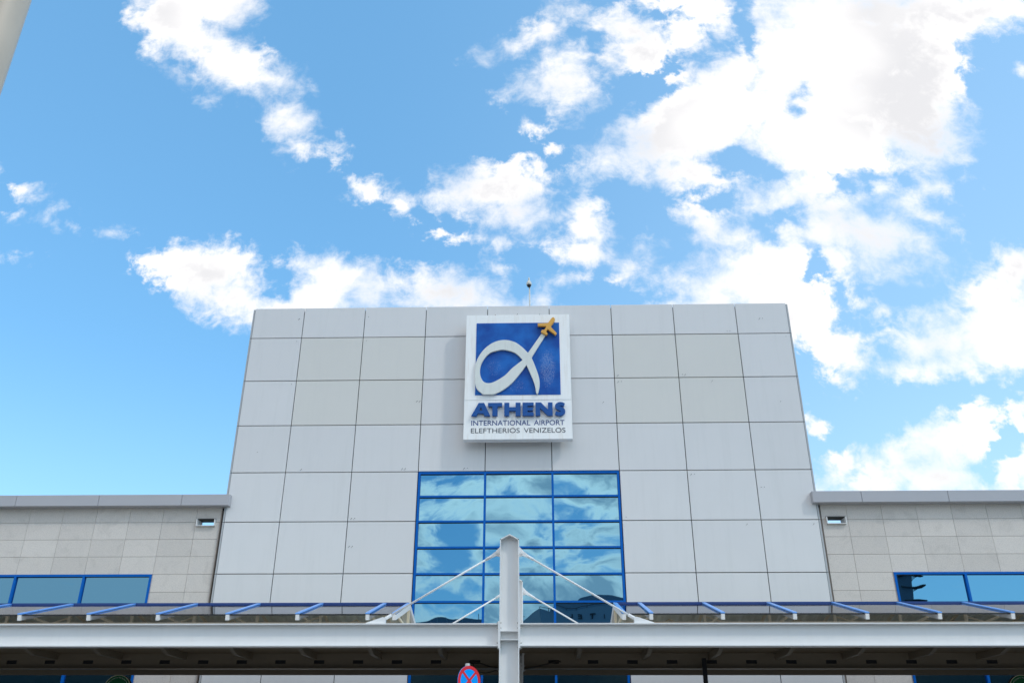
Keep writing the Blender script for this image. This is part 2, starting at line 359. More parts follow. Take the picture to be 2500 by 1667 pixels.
M = dict(
    silver=mat('silver_panel', (0.705, 0.69, 0.685), 0.42, var=0.015, scale=0.8, island=0.024, dirt=(0.50, 0.50, 0.48), damount=0.2),
    beige=mat('warm_grey_panel', (0.685, 0.662, 0.62), 0.42, var=0.015, scale=0.8, island=0.012, dirt=(0.50, 0.50, 0.48), damount=0.12),
    trim=mat('edge_trim', (0.42, 0.43, 0.44), 0.45, var=0.04),
    dark=mat('dark_cavity', (0.035, 0.033, 0.03), 0.8),
    coping=mat('grey_cornice_metal', (0.43, 0.42, 0.44), 0.4, var=0.02, scale=1.0, island=0.03),
    stone=stone_mat(),
    rust=mat('brown_corner_metal', (0.20, 0.165, 0.14), 0.6, var=0.15, scale=5, dirt=(0.35, 0.28, 0.22)),
    frame=mat('blue_window_frame', (0.001, 0.115, 0.47), 0.5, var=0.03, spec=0.12),
    glass=mirror_glass(), roofglass=clear_glass(),
    white=mat('white_painted_steel', (0.84, 0.83, 0.815), 0.38, var=0.02, scale=2.0, dirt=(0.60, 0.58, 0.54), damount=0.15),
    rafter=mat('white_rafter', (0.78, 0.76, 0.74), 0.45, var=0.02),
    bluecap=mat('blue_glazing_cap', (0.13, 0.35, 0.80), 0.3, var=0.03, spec=0.4),
    ridge=mat('dark_blue_ridge', (0.008, 0.045, 0.20), 0.5, var=0.05),
    black=mat('black_gasket', (0.012, 0.012, 0.014), 0.6),
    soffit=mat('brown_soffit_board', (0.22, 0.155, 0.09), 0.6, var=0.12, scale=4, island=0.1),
    dimsteel=mat('shade_toned_steel', (0.25, 0.195, 0.135), 0.5, var=0.05),  # shaded copy of the white steel: canopy shade put into the colour
    deck=mat('green_grey_corrugated', (0.74, 0.73, 0.62), 0.35, var=0.06),
    cream=mat('cream_steel', (0.80, 0.68, 0.48), 0.5, var=0.05),
    red=mat('dark_red_panel', (0.16, 0.018, 0.015), 0.5, var=0.2, scale=14, dirt=(0.5, 0.4, 0.35), dscale=6),
    board=mat('white_sign_face', (0.94, 0.93, 0.91), 0.4, var=0.015, dirt=(0.58, 0.47, 0.36), dscale=1.1, damount=0.45),
    logo=logo_blue(),
    alpha=mat('pale_grey_letter', (0.73, 0.75, 0.71), 0.45, var=0.04, dirt=(0.45, 0.42, 0.36), dscale=2),
    orange=mat('golden_orange', (0.74, 0.37, 0.055), 0.4, var=0.06),
    navy=mat('blue_letter', (0.010, 0.085, 0.31), 0.45, var=0.08, spec=0.25),
    ink=mat('blue_print', (0.010, 0.05, 0.22), 0.6), grey=mat('dark_grey_print', (0.045, 0.05, 0.065), 0.6),
    camwhite=mat('cream_camera_housing', (0.66, 0.64, 0.58), 0.4), dome=mat('smoked_dome', (0.015, 0.015, 0.017), 0.08),
    signred=mat('red_reflective', (0.78, 0.035, 0.045), 0.5, var=0.03, spec=0.15), signblue=mat('blue_reflective', (0.001, 0.36, 0.95), 0.5, var=0.03, spec=0.1),
    galv=mat('galvanised_tube', (0.52, 0.50, 0.46), 0.4, metal=0.4, var=0.1),
    green=mat('dark_green_sign', (0.008, 0.15, 0.05), 0.5, spec=0.2), gold=mat('pale_gold_rim', (0.75, 0.70, 0.50), 0.4),
    brown=mat('dark_brown_edge', (0.05, 0.03, 0.018), 0.5),
    pale=mat('pale_lettering', (0.75, 0.8, 0.7), 0.5),
    cable=mat('black_cable', (0.035, 0.028, 0.022), 0.5),
    pole=mat('weathered_pole', (0.56, 0.45, 0.345), 0.5, var=0.08, scale=2.5, dirt=(0.34, 0.26, 0.18), dscale=1.2, damount=0.5),
    asphalt=mat('asphalt', (0.055, 0.055, 0.057), 0.85, var=0.2, scale=1.5, bump=0.5, bscale=90),
    paving=mat('concrete_paving', (0.26, 0.25, 0.235), 0.8, var=0.1, scale=0.8, island=0.06),
    kerb=mat('kerb_stone', (0.34, 0.33, 0.31), 0.8, var=0.1, island=0.05),
    paint=mat('road_paint', (0.7, 0.7, 0.68), 0.6),
    hotel=mat('blue_grey_facade', (0.28, 0.32, 0.37), 0.6, var=0.03),
    hotelroof=mat('dark_blue_roof', (0.14, 0.18, 0.23), 0.5, var=0.05),
    slab=mat('slate_facade', (0.10, 0.13, 0.17), 0.5, var=0.05),
    roofgrey=mat('grey_roofing', (0.62, 0.60, 0.56), 0.8),
)

# ------------------------------------------------------------------ ground
g = MB(); g.poly([(-900, -900, 0), (900, -900, 0), (900, 900, 0), (-900, 900, 0)], [(0, 1, 2, 3)])
tag(g.build('ground', M['asphalt']), None, None, kind='structure')
p = MB()
for i in range(-30, 30):
    for j in range(16):
        y = 14.55 + j * 0.64
        p.box(i * 0.8, i * 0.8 + 0.794, y, y + 0.634, 0.004, 0.14)
tag(p.build('pavement', M['paving']), None, None, kind='structure')
k = MB()
for i in range(-24, 24): k.box(i, i + 0.994, 14.25, 14.545, 0.004, 0.135)
tag(k.build('kerb', M['kerb']), None, None, kind='structure')
p = MB()
for i in range(-20, 20):
    for j in range(14):
        p.box(i * 0.8, i * 0.8 + 0.794, -3.4 + j * 0.64, -3.4 + j * 0.64 + 0.634, 0.004, 0.12)
tag(p.build('island_pavement', M['paving']), None, None, kind='structure')
k = MB()
for x in range(-24, 24, 4): k.box(x, x + 2.2, 9.85, 9.97, 0.003, 0.006)
tag(k.build('road_markings', M['paint']), None, None, kind='structure')

# ------------------------------------------------------------------ terminal building
B = thing('terminal_building', 'grey panelled airport terminal with a tall central block, stone wings and blue windows', 'building', (CX, Y0, 0))
JX = [-9.14] + [CX - 7 + 2 * i for i in range(8)] + [8.12]
RZ = [0.14, 1.84, 3.34, 4.835, 6.33, 7.822, 9.316, 10.81, 12.304, 13.802, 14.884]
WX0, WX1, WZ1 = -3.498, 2.47, 9.300
g2 = 0.011
c = MB()
for i in range(9):
    for j in range(10):
        x0, x1, z0, z1 = JX[i], JX[i + 1], RZ[j], RZ[j + 1]
        if 3 <= i <= 5 and z1 < 9.4: continue
        warm = j in (7, 8) and i in (1, 2, 6, 7)
        c.panel(x0 + (g2 if i else 0), x1 - (g2 if i < 8 else 0), Y0 + random.uniform(0, .004), Y0 + 0.05, z0 + g2, z1 - (g2 if j < 9 else 0), 0.007, 1 if warm else 0)
for i in range(9):                                             # small dark fixings left in the panels
    for j in range(3, 10):
        if random.random() < 0.5 and not (3 <= i <= 5 and RZ[j + 1] < 9.4):
            x = random.choice((JX[i] + 0.12, JX[i + 1] - 0.14, random.uniform(JX[i] + .3, JX[i + 1] - .3)))
            z = random.choice((RZ[j + 1] - 0.12, random.uniform(RZ[j] + .3, RZ[j + 1] - .2), RZ[j] + .1))
            for dx in ((0, 0.09) if random.random() < 0.35 else (0,)):
                c.tube([(x + dx, Y0 - 0.012, z), (x + dx, Y0 + 0.02, z)], 0.008, 8, 2)
                if random.random() < 0.5: c.bar((x + dx, Y0 - 0.008, z), (x + dx - 0.04, Y0 + 0.001, z - 0.05), 0.007, 0.004, m=2)
c.build('metal_cladding', [M['silver'], M['beige'], M['dark']], B)
w = MB()
w.box(-9.13, WX0, Y0 + 0.075, Y0 + 0.12, 0.1, 14.80); w.box(WX1, 8.11, Y0 + 0.075, Y0 + 0.12, 0.1, 14.80)
w.box(WX0, WX1, Y0 + 0.075, Y0 + 0.12, WZ1 + 0.02, 14.80)
w.build('backing_board', M['dark'], B)
w = MB()
w.box(-9.12, 8.10, Y0 + 0.30, Y0 + 15, 0.05, 14.2)
w.box(-9.12, 8.10, Y0 + 0.12, Y0 + 0.30, WZ1 + 0.3, 14.83)
w.box(-9.12, -3.8, Y0 + 0.12, Y0 + 0.30, 0.05, WZ1 + 0.3); w.box(2.8, 8.10, Y0 + 0.12, Y0 + 0.30, 0.05, WZ1 + 0.3)
w.box(-9.12, -8.9, Y0 + 0.30, Y0 + 15, 14.2, 14.83); w.box(7.88, 8.10, Y0 + 0.30, Y0 + 15, 14.2, 14.83)
w.build('block_wall', M['trim'], B)
for xa, xb in ((-9.205, -9.15), (8.13, 8.185)):
    t_ = MB()
    for j in range(10):
        t_.panel(xa, xb, Y0 + 0.012, Y0 + 0.32, RZ[j] + .006, RZ[j + 1] - (.006 if j < 9 else 0.03), 0.008)
    t_.build('edge_trim', M['trim'], B)


def window(x0, x1, z0, z1, mull, trans, fw, tilt, parent=B, y=Y0):
    """a framed glazed strip: the frame and, one level down, its panes"""
    fr = MB(); yf, yb = y - 0.015, y + 0.10
    fr.box(x0, x0 + fw, yf, yb, z0, z1); fr.box(x1 - fw, x1, yf, yb, z0, z1)
    fr.box(x0 + fw, x1 - fw, yf, yb, z1 - fw, z1); fr.box(x0 + fw, x1 - fw, yf, yb, z0, z0 + fw)
    for a in mull: fr.box(a - fw / 2, a + fw / 2, yf, yb, z0 + fw, z1 - fw)
    xs = [x0 + fw] + [q for a in mull for q in (a - fw / 2, a + fw / 2)] + [x1 - fw]
    zs = [z0 + fw] + [q for a in sorted(trans) for q in (a - fw / 2 + .004, a + fw / 2 - .004)] + [z1 - fw]
    for i in range(0, len(xs), 2):
        for a in trans: fr.box(xs[i], xs[i + 1], yf + 0.004, yb, a - fw / 2 + .004, a + fw / 2 - .004)
        gk = zs[1::2]
        for z in gk: fr.box(xs[i], xs[i + 1], yf + 0.03, yb - .03, z - 0.014, z - 0.0005, 1)      # black gaskets under each bar
    f = fr.build('window', [M['frame'], M['black']], parent)
    pn = MB()
    for i in range(0, len(xs), 2):
        for j in range(0, len(zs), 2):
            ax, bx, az, bz = xs[i] - .012, xs[i + 1] + .012, zs[j] - .012, zs[j + 1] + .012
            ti, ya = tilt(j // 2, i // 2)
            cx_, cz_ = (ax + bx) / 2, (az + bz) / 2
            P = []
            for dy in (0, 0.02):
                for x, z in ((ax, az), (bx, az), (bx, bz), (ax, bz)):
                    P.append((x, y + 0.05 + dy + (z - cz_) * math.tan(R(ti)) + (x - cx_) * math.tan(R(ya)), z))
            pn.poly(P, [(0, 1, 2, 3), (7, 6, 5, 4), (0, 4, 5, 1), (1, 5, 6, 2), (2, 6, 7, 3), (3, 7, 4, 0)])
    pn.build('glass', M['glass'], f)
    return f


TR = [0.9, 2.4, 3.9, 4.80, 5.547, 6.313, 7.060, 7.812, 8.556]
rt = random.Random(3)
TILT = {(j, i): ((rt.uniform(-0.8, 0.8) if j > 5 else rt.uniform(-.12, .12)), rt.uniform(-0.35, 0.35)) for j in range(12) for i in range(8)}
window(WX0, WX1, 0.15, WZ1, [-1.508, 0.494], TR, 0.062, lambda j, i: TILT[(j, i)])

SZ = [0.14, 0.34, 0.84, 1.34, 1.84, 2.34, 2.84, 3.34, 3.84, 4.34, 4.845, 5.345, 5.848, 6.346, 6.848, 7.348, 7.850, 8.335]


def wing(side):
    if side < 0:
        edge, first, end, wa, wb = -9.29, -10.03, -25.03, -25.1, -11.045
        hx0, hx1, hz0, hz1 = -9.985, -9.43, 7.722, 7.942
        mull = [-13.015 - 2.0 * i for i in range(6)]
    else:
        edge, first, end, wa, wb = 8.255, 9.0, 24.0, 10.015, 24.1
        hx0, hx1, hz0, hz1 = 8.366, 8.93, 7.705, 7.922
        mull = [12.0 + 2.0 * i for i in range(6)]
    yw = Y0 + 0.10
    xs = [edge, first] + [first + side * k_ for k_ in range(1, 16)]
    st = MB()
    for i in range(len(xs) - 1):
        a, b = sorted((xs[i], xs[i + 1]))
        for j in range(len(SZ) - 1):
            z0, z1 = SZ[j], SZ[j + 1]
            cells = [(a + .004, b - .004, z0 + .004, z1 - .004)]
            for (ha, hb, hc, hd) in ((wa, wb, 0.3, 6.346), (hx0, hx1, hz0, hz1)):
                nxt = []
                for (p0, p1, q0, q1) in cells:
                    if p1 <= ha or p0 >= hb or q1 <= hc or q0 >= hd: nxt.append((p0, p1, q0, q1)); continue
                    if q1 > hd: nxt.append((p0, p1, hd, q1))
                    if q0 < hc: nxt.append((p0, p1, q0, hc))
                    m0, m1 = max(q0, hc), min(q1, hd)
                    if p0 < ha: nxt.append((p0, ha, m0, m1))
                    if p1 > hb: nxt.append((hb, p1, m0, m1))
                cells = nxt
            for (p0, p1, q0, q1) in cells:
                if p1 - p0 > .01 and q1 - q0 > .01: st.box(p0, p1, yw + random.uniform(0, .003), yw + 0.04, q0, q1)
    st.build('stone_wall', M['stone'], B)
    lo, hi = sorted((edge, end))
    bk = MB()                                                   # the wall behind the stone, with the drain hole left open
    for (p0, p1, q0, q1) in ((lo, hi, hz1, 8.30), (lo, hx0, hz0, hz1), (hx1, hi, hz0, hz1), (lo, hi, 6.40, hz0)):
        bk.box(p0, p1, yw + 0.045, yw + 0.34, q0, q1)
    xa, xb = sorted((edge, wb if side < 0 else wa))
    bk.box(xa, xb, yw + 0.045, yw + 0.34, 0.1, 6.40)
    bk.box(lo, hi, yw + 0.35, yw + 14, 0.1, 7.45)
    bk.build('wing_wall', M['dark'], B)
    rf = MB(); rf.box(lo, hi, yw + 0.341, yw + 14, 7.455, 7.52); rf.build('flat_roof', M['roofgrey'], B)
    sc = MB(); o_ = 0.09                                        # sheet-metal scupper box sticking out of the wall
    ya, yb = yw - o_, yw + 0.36
    sc.box(hx0, hx1, ya, yb, hz0 + .001, hz0 + 0.016); sc.box(hx0, hx1, ya + .03, yb, hz1 - 0.016, hz1 - .001, 1)
    sc.box(hx0 + .001, hx0 + 0.022, ya, yb, hz0 + 0.016, hz1 - 0.016); sc.box(hx1 - 0.022, hx1 - .001, ya, yb, hz0 + 0.016, hz1 - 0.016)
    sc.build('drain_scupper', [M['rafter'], M['dark']], B)
    co = MB()
    js = ([-9.015, -10.436, -12.915, -15.393, -17.87, -20.35, -22.83, -25.0] if side < 0 else
          [7.99, 9.396, 11.868, 14.34, 16.81, 19.28, 21.75, 24.0])
    for a, b in zip(js, js[1:]):
        a, b = sorted((a, b)); co.panel(a + .006, b - .006, Y0 - 0.20, Y0 + 0.62, 8.275, 8.604, 0.005)
    co.build('cornice', M['coping'], B)
    cs = MB()
    x_in, x_out = (-9.225, -9.285) if side < 0 else (8.185, 8.245)
    a, b = sorted((x_in, x_out))
    z = 0.14
    for z1 in (1.7, 3.2, 4.7, 6.3, 7.55, 8.20):
        cs.box(a, (a + b) / 2, Y0 + 0.05, Y0 + 0.30, z, z1 - .012); cs.box((a + b) / 2 + .004, b, Y0 + 0.11, Y0 + 0.30, z, z1 - .012); z = z1
    cs.build('corner_strip', M['rust'], B)
    window(wa + .002, wb - .002, 0.3, 6.342, mull, [4.7, 3.0, 1.4], 0.062, lambda j, i: (TILT[(j % 5, i)][0] * .6, TILT[(j, i)][1] * .6), y=yw - 0.01)


wing(-1); wing(1)

# ------------------------------------------------------------------ wall sign
S = thing('wall_sign', 'white sign with a blue alpha logo and raised ATHENS letters on the panelled tower', 'sign', (-0.522, Y0, 10.135))
YS = Y0 - 0.50
s = MB()
s.panel(-2.150, 1.104, YS, YS + 0.26, 11.392, 14.296, 0.008); s.panel(-2.150, 1.104, YS, YS + 0.26, 10.135, 11.384, 0.008)
s.build('board', M['board'], S)
for x in (-1.7, -0.5, 0.65):
    for z in (10.6, 12.4, 14.0):
        s = MB(); s.box(x - .04, x + .04, YS + 0.262, Y0 - 0.002, z - .04, z + .04); s.build('bracket', M['dark'], S)
for x in (-1.24, 0.17):
    s = MB(); s.tube([(x, YS + 0.1, 14.29), (x, YS + 0.1, 14.36)], 0.015, 8); s.build('lifting_eye', M['dark'], S)
s = MB(); s.tube([(0.45, YS + .15, 14.30), (0.52, YS + .15, 14.35), (0.60, YS + .15, 14.35), (0.68, YS + .15, 14.30)], 0.009, 6)
s.build('wire', M['dark'], S)
s = MB(); s.box(-1.825, 0.782, YS - 0.012, YS - 0.0005, 11.555, 14.003); s.build('logo_panel', M['logo'], S)
AO = [(-1.576, 11.556), (-1.785, 11.78), (-1.828, 12.185), (-1.811, 12.581), (-1.679, 12.9), (-1.463, 13.161), (-1.207, 13.321),
      (-0.913, 13.371), (-0.618, 13.295), (-0.397, 13.129), (-0.204, 12.917), (0.062, 13.206), (0.232, 13.592), (0.36, 13.55),
      (0.134, 13.164), (-0.1, 12.763), (0.018, 12.443), (0.122, 12.087), (0.137, 11.814), (0.085, 11.560), (0.045, 11.575),
      (-0.005, 11.87), (-0.119, 12.2), (-0.254, 12.525), (-0.472, 12.211), (-0.724, 11.9), (-1.011, 11.67), (-1.26, 11.556)]
# the tail runs straight from the crossing to the aeroplane
AO[11] = (0.022, 13.262); AO[14] = (0.134, 13.17)
AI = [(-0.362, 12.686), (-0.689, 12.411), (-0.906, 12.176), (-1.193, 11.983), (-1.409, 11.914), (-1.59, 11.986), (-1.685, 12.223),
      (-1.671, 12.5), (-1.566, 12.739), (-1.386, 12.938), (-1.167, 13.016), (-0.984, 13.047), (-0.727, 12.991), (-0.544, 12.889)]
curve_obj('alpha_symbol', [spline(AO, {0, 10, 12, 13, 15, 19, 20, 23, 27}), spline(AI, {0})], YS - 0.085, M['alpha'], S, 0.07, 0.006)
PL = [(0.61, 14.115), (0.638, 14.023), (0.501, 13.796), (0.689, 13.567), (0.654, 13.511), (0.418, 13.714), (0.365, 13.632), (0.408, 13.549),
      (0.378, 13.506), (0.213, 13.611), (0.240, 13.677), (0.325, 13.694), (0.388, 13.815), (0.116, 13.831), (0.117, 13.905), (0.44, 13.925), (0.558, 14.096)]
curve_obj('aeroplane_symbol', [spline(PL, {2, 3, 4, 5, 7, 8, 9, 10, 12, 13, 14, 15}, 4)], YS - 0.15, M['orange'], S, 0.10, 0.008)
ax = lambda x: -1.917 + (x - 352) * 0.003539
az = lambda z: 10.845 + z * 0.00372
stroke = []
cl = [(0.90, .80), (0.66, .875), (.42, .865), (.24, .755), (.28, .625), (.50, .53), (.72, .43), (.785, .275), (.62, .145), (.36, .125), (.06, .20)]
cl = [(1060 + x * 90, z * 112) for x, z in cl]
fine = spline(cl, {0, len(cl) - 1}, 5)[:5 * (len(cl) - 1) + 1]
L_, R_ = [], []
for i, q in enumerate(fine):
    a, b = fine[max(i - 1, 0)], fine[min(i + 1, len(fine) - 1)]
    dx, dz = b[0] - a[0], b[1] - a[1]; d = math.hypot(dx, dz)
    hw = 14.0 + 4.5 * math.sin(math.pi * i / (len(fine) - 1))
    L_.append((q[0] - dz / d * hw, q[1] + dx / d * hw)); R_.append((q[0] + dz / d * hw, q[1] - dx / d * hw))
LET = [[[(352, 0), (413, 112), (460, 112), (513, 0), (464, 0), (455, 22), (406, 22), (396, 0)], [(419, 46), (433, 78), (446, 46)]],
       [[(493, 112), (613, 112), (613, 81), (575, 81), (575, 0), (530, 0), (530, 81), (493, 81)]],
       [[(632, 0), (632, 112), (674, 112), (674, 73), (728, 73), (728, 112), (770, 112), (770, 0), (728, 0), (728, 42), (674, 42), (674, 0)]],
       [[(787, 0), (787, 112), (882, 112), (882, 84), (829, 84), (829, 70), (876, 70), (876, 43), (829, 43), (829, 28), (882, 28), (882, 0)]],
       [[(897, 0), (897, 112), (943, 112), (1003, 50), (1003, 112), (1042, 112), (1042, 0), (1000, 0), (936, 64), (936, 0)]],
       [L_ + R_[::-1]]]
for ch in LET:
    curve_obj('letter', [[(ax(x), az(z)) for x, z in sp] for sp in ch], YS - 0.115, M['navy'], S, 0.085)
for wd, x0, x1 in (('INTERNATIONAL', 352, 855), ('AIRPORT', 882, 1143)):
    text_obj('lettering', wd, (ax(x0), ax(x1) - .010, 10.577, 10.738), YS - 0.006, M['ink'], S, 0.005, 0.004)
for wd, x0, x1 in (('ELEFTHERIOS', 350, 762), ('VENIZELOS', 797, 1147)):
    text_obj('lettering', wd, (ax(x0), ax(x1), 10.340, 10.492), YS - 0.006, M['grey'], S, 0.005, -0.001)

# ------------------------------------------------------------------ security camera on the roof
V = thing('security_camera', 'cream dome security camera on a thin mast above the tower parapet', 'camera', (-0.14, Y0 + 0.6, 14.2))
a = MB(); a.tube([(-0.14, Y0 + .62, 14.2), (-0.148, Y0 + .62, 16.06)], 0.024, 12); a.tube([(-0.148, Y0 + .62, 16.05), (-0.15, Y0 + .62, 16.2), (-0.165, Y0 + .58, 16.235)], 0.018, 10)
a.box(-0.22, -0.06, Y0 + .54, Y0 + .70, 14.2, 14.22); a.build('mast', M['camwhite'], V)
a = MB(); a.lathe((-0.165, Y0 + .56, 15.98), [(0.082, -0.01), (0.088, 0.0), (0.089, 0.05), (0.075, 0.10), (0.045, 0.145), (0.03, 0.17), (0.022, 0.20), (0.03, 0.215), (0.03, 0.245), (0.016, 0.262), (0.012, 0.30), (0.002, 0.305)])
a.build('housing', M['camwhite'], V)
a = MB(); a.lathe((-0.165, Y0 + .56, 15.97), [(0.002, -0.085), (0.03, -0.079), (0.055, -0.06), (0.07, -0.03), (0.074, 0.0), (0.07, 0.01)]); a.build('dome', M['dome'], V)

# ------------------------------------------------------------------ canopy in front of the building
K = thing('entrance_canopy', 'white steel entrance canopy hung from posts by tie rods, with two glazed ridge roofs', 'canopy', (CX, 18.8, 0))


def column(yc):
    m_ = MB(); zs = 5.376; za = 5.470
    for s_ in (-1, 1):
        x0, x1 = sorted((CX + s_ * 0.180, CX + s_ * 0.162))
        m_.box(x0, x1, yc - .15, yc + .15, 0.14, zs)
        a0, a1 = (CX + s_ * 0.180, zs), (CX, za)
        m_.prism_xz([a0, a1, (CX, za - .020), (CX + s_ * 0.180, zs - .020)] if s_ < 0 else [a1, a0, (CX + .180, zs - .020), (CX, za - .020)], yc - .15, yc + .15)
    m_.prism_xz([(CX - .162, .14), (CX + .162, .14), (CX + .162, zs - .012), (CX, za - .022), (CX - .162, zs - .012)], yc - .006, yc + .006)
    m_.box(CX - .26, CX + .26, yc - .24, yc + .24, .141, .165)
    col = m_.build('column', M['white'], K)
    for z in (3.55, 3.70):
        q = MB()
        for s_ in (-1, 1): q.box(CX - .1615, CX + .1615, *sorted((yc + s_ * .0065, yc + s_ * .147)), z - .007, z + .007)
        q.build('stiffener', M['white'], col)
    for s_ in (-1, 1):
        q = MB(); x = CX + s_ * 0.1805; q.box(*sorted((x, x + s_ * .022)), yc - .15, yc + .15, 3.40, 3.875); q.build('end_plate', M['white'], col)
        for z in (3.425, 3.50, 3.76, 3.85):
            for dy in (-.085, .085):
                q = MB(); q.tube([(x - s_ * .035, yc + dy, z), (x + s_ * .05, yc + dy, z)], 0.014, 6); q.build('bolt', M['galv'], col)
        q = MB()                                            # the plate the tie rod is pinned to
        xs_ = lambda d_: CX + s_ * d_
        q.prism_xz([(xs_(.181), 5.265), (xs_(.255), 5.185), (xs_(.285), 5.13), (xs_(.265), 5.085), (xs_(.181), 5.068)], yc - .01, yc + .01)
        q.build('rod_plate', M['white'], col)
    return col


def rods(yc):
    for s_ in (-1, 1):
        P0 = Vector((CX + s_ * .243, yc, 5.136)); P1 = Vector((CX + s_ * 2.31, yc, 3.937)); d = (P1 - P0).normalized()
        q = MB(); q.tube([P0 + d * .16, P1 - d * .10], 0.0185, 12)
        ro = q.build('tie_rod', M['white'], K)
        q = MB()                                            # forked end with its pin
        for dy in (-.017, .017):
            n_ = Vector((d.z, 0, -d.x)) * (1 if s_ < 0 else -1)
            A, Bq = P0 - d * .035, P0 + d * .12
            q.prism_xz([(A.x + n_.x * .03, A.z + n_.z * .03), (A.x - n_.x * .03, A.z - n_.z * .03), (P0.x - n_.x * .042, P0.z - n_.z * .042),
                        (Bq.x - n_.x * .026, Bq.z - n_.z * .026), (Bq.x + n_.x * .026, Bq.z + n_.z * .026), (P0.x + n_.x * .042, P0.z + n_.z * .042)][::s_], yc + dy - .006, yc + dy + .006)
        q.tube([P0 + d * .09, P0 + d * .13, P0 + d * .24, P0 + d * .245], [.030, .029, .027, .018], 12)
        q.tube([P0 + Vector((0, -.045, 0)), P0 + Vector((0, .045, 0))], 0.019, 12)
        q.build('clevis', M['white'], ro)
        q = MB(); q.tube([P1 - d * .13, P1 - d * .125, P1 - d * .02, P1], [.0187, .031, .031, .034], 12); q.build('socket', M['white'], ro)
        q = MB()
        X = lambda d_: CX + s_ * d_
        q.prism_xz([(X(2.30), 3.8405), (X(2.66), 3.8405), (X(2.66), 3.858), (X(2.345), 3.962), (X(2.30), 3.945)], yc - .055, yc - .035)
        q.prism_xz([(X(2.30), 3.8405), (X(2.66), 3.8405), (X(2.66), 3.858), (X(2.345), 3.962), (X(2.30), 3.945)], yc + .035, yc + .055)
        q.box(*sorted((X(2.301), X(2.318))), yc - .0348, yc + .0348, 3.841, 3.944)
        q.build('gusset', M['white'], K)


def beam(x0, x1, yc, slots=None, m_='white'):
    b_ = MB()
    b_.box(x0, x1, yc - .125, yc + .125, 3.820, 3.840); b_.box(x0, x1, yc - .125, yc + .125, 3.440, 3.458)
    if not slots:
        b_.box(x0, x1, yc - .006, yc + .006, 3.458, 3.820)
        for x in (-4.421, 3.36, -13.5, 12.4):
            if x0 < x < x1: b_.box(x - .006, x + .006, yc - .0075, yc + .0075, 3.459, 3.819)
    else:
        b_.box(x0, x1, yc - .006, yc + .006, 3.458, 3.553); b_.box(x0, x1, yc - .006, yc + .006, 3.632, 3.820)
        xs = [x0]
        for s_ in slots: xs += [s_ - .12, s_ + .12]
        xs.append(x1)
        for a_, c_ in zip(xs[::2], xs[1::2]): b_.box(a_, c_, yc - .006, yc + .006, 3.553, 3.632)
    o = b_.build('beam', M[m_], K)
    for s_ in (slots or []):
        if x0 < s_ < x1:
            q = MB(); q.box(s_ - .125, s_ + .125, yc + .008, yc + .10, 3.548, 3.637); q.build('slot_shade', M['black'], o)  # black box behind each slot stands in for the shade inside it
    return o


YF, YR = 16.65, 20.98
for yc in (YF, YR): column(yc); rods(yc)
beam(-21.0, CX - .203, YF); beam(CX + .203, 20.0, YF)
SL = [0.365 + 0.8974 * k_ for k_ in range(-23, 22)]
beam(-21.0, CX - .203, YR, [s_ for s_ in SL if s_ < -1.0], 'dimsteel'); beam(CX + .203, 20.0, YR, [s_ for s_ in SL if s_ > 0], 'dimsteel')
q = MB()
y = 16.80
while y < 20.82:
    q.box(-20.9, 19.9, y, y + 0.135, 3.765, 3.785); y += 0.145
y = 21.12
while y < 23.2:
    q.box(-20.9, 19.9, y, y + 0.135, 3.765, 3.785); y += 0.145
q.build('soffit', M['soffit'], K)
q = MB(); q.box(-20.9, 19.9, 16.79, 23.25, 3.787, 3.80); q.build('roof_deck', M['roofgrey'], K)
q = MB(); q.box(-20.95, 19.95, 23.255, 23.33, 3.50, 3.84); q.build('back_channel', M['dimsteel'], K)
for k_ in range(-13, 14):                                        # short haunched ribs under the soffit
    x = -0.60 + 1.5 * k_
    if -20.8 < x < 19.8:
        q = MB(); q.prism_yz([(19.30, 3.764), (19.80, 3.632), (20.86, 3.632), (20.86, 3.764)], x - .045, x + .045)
        q.build('rib', M['dimsteel'], K)


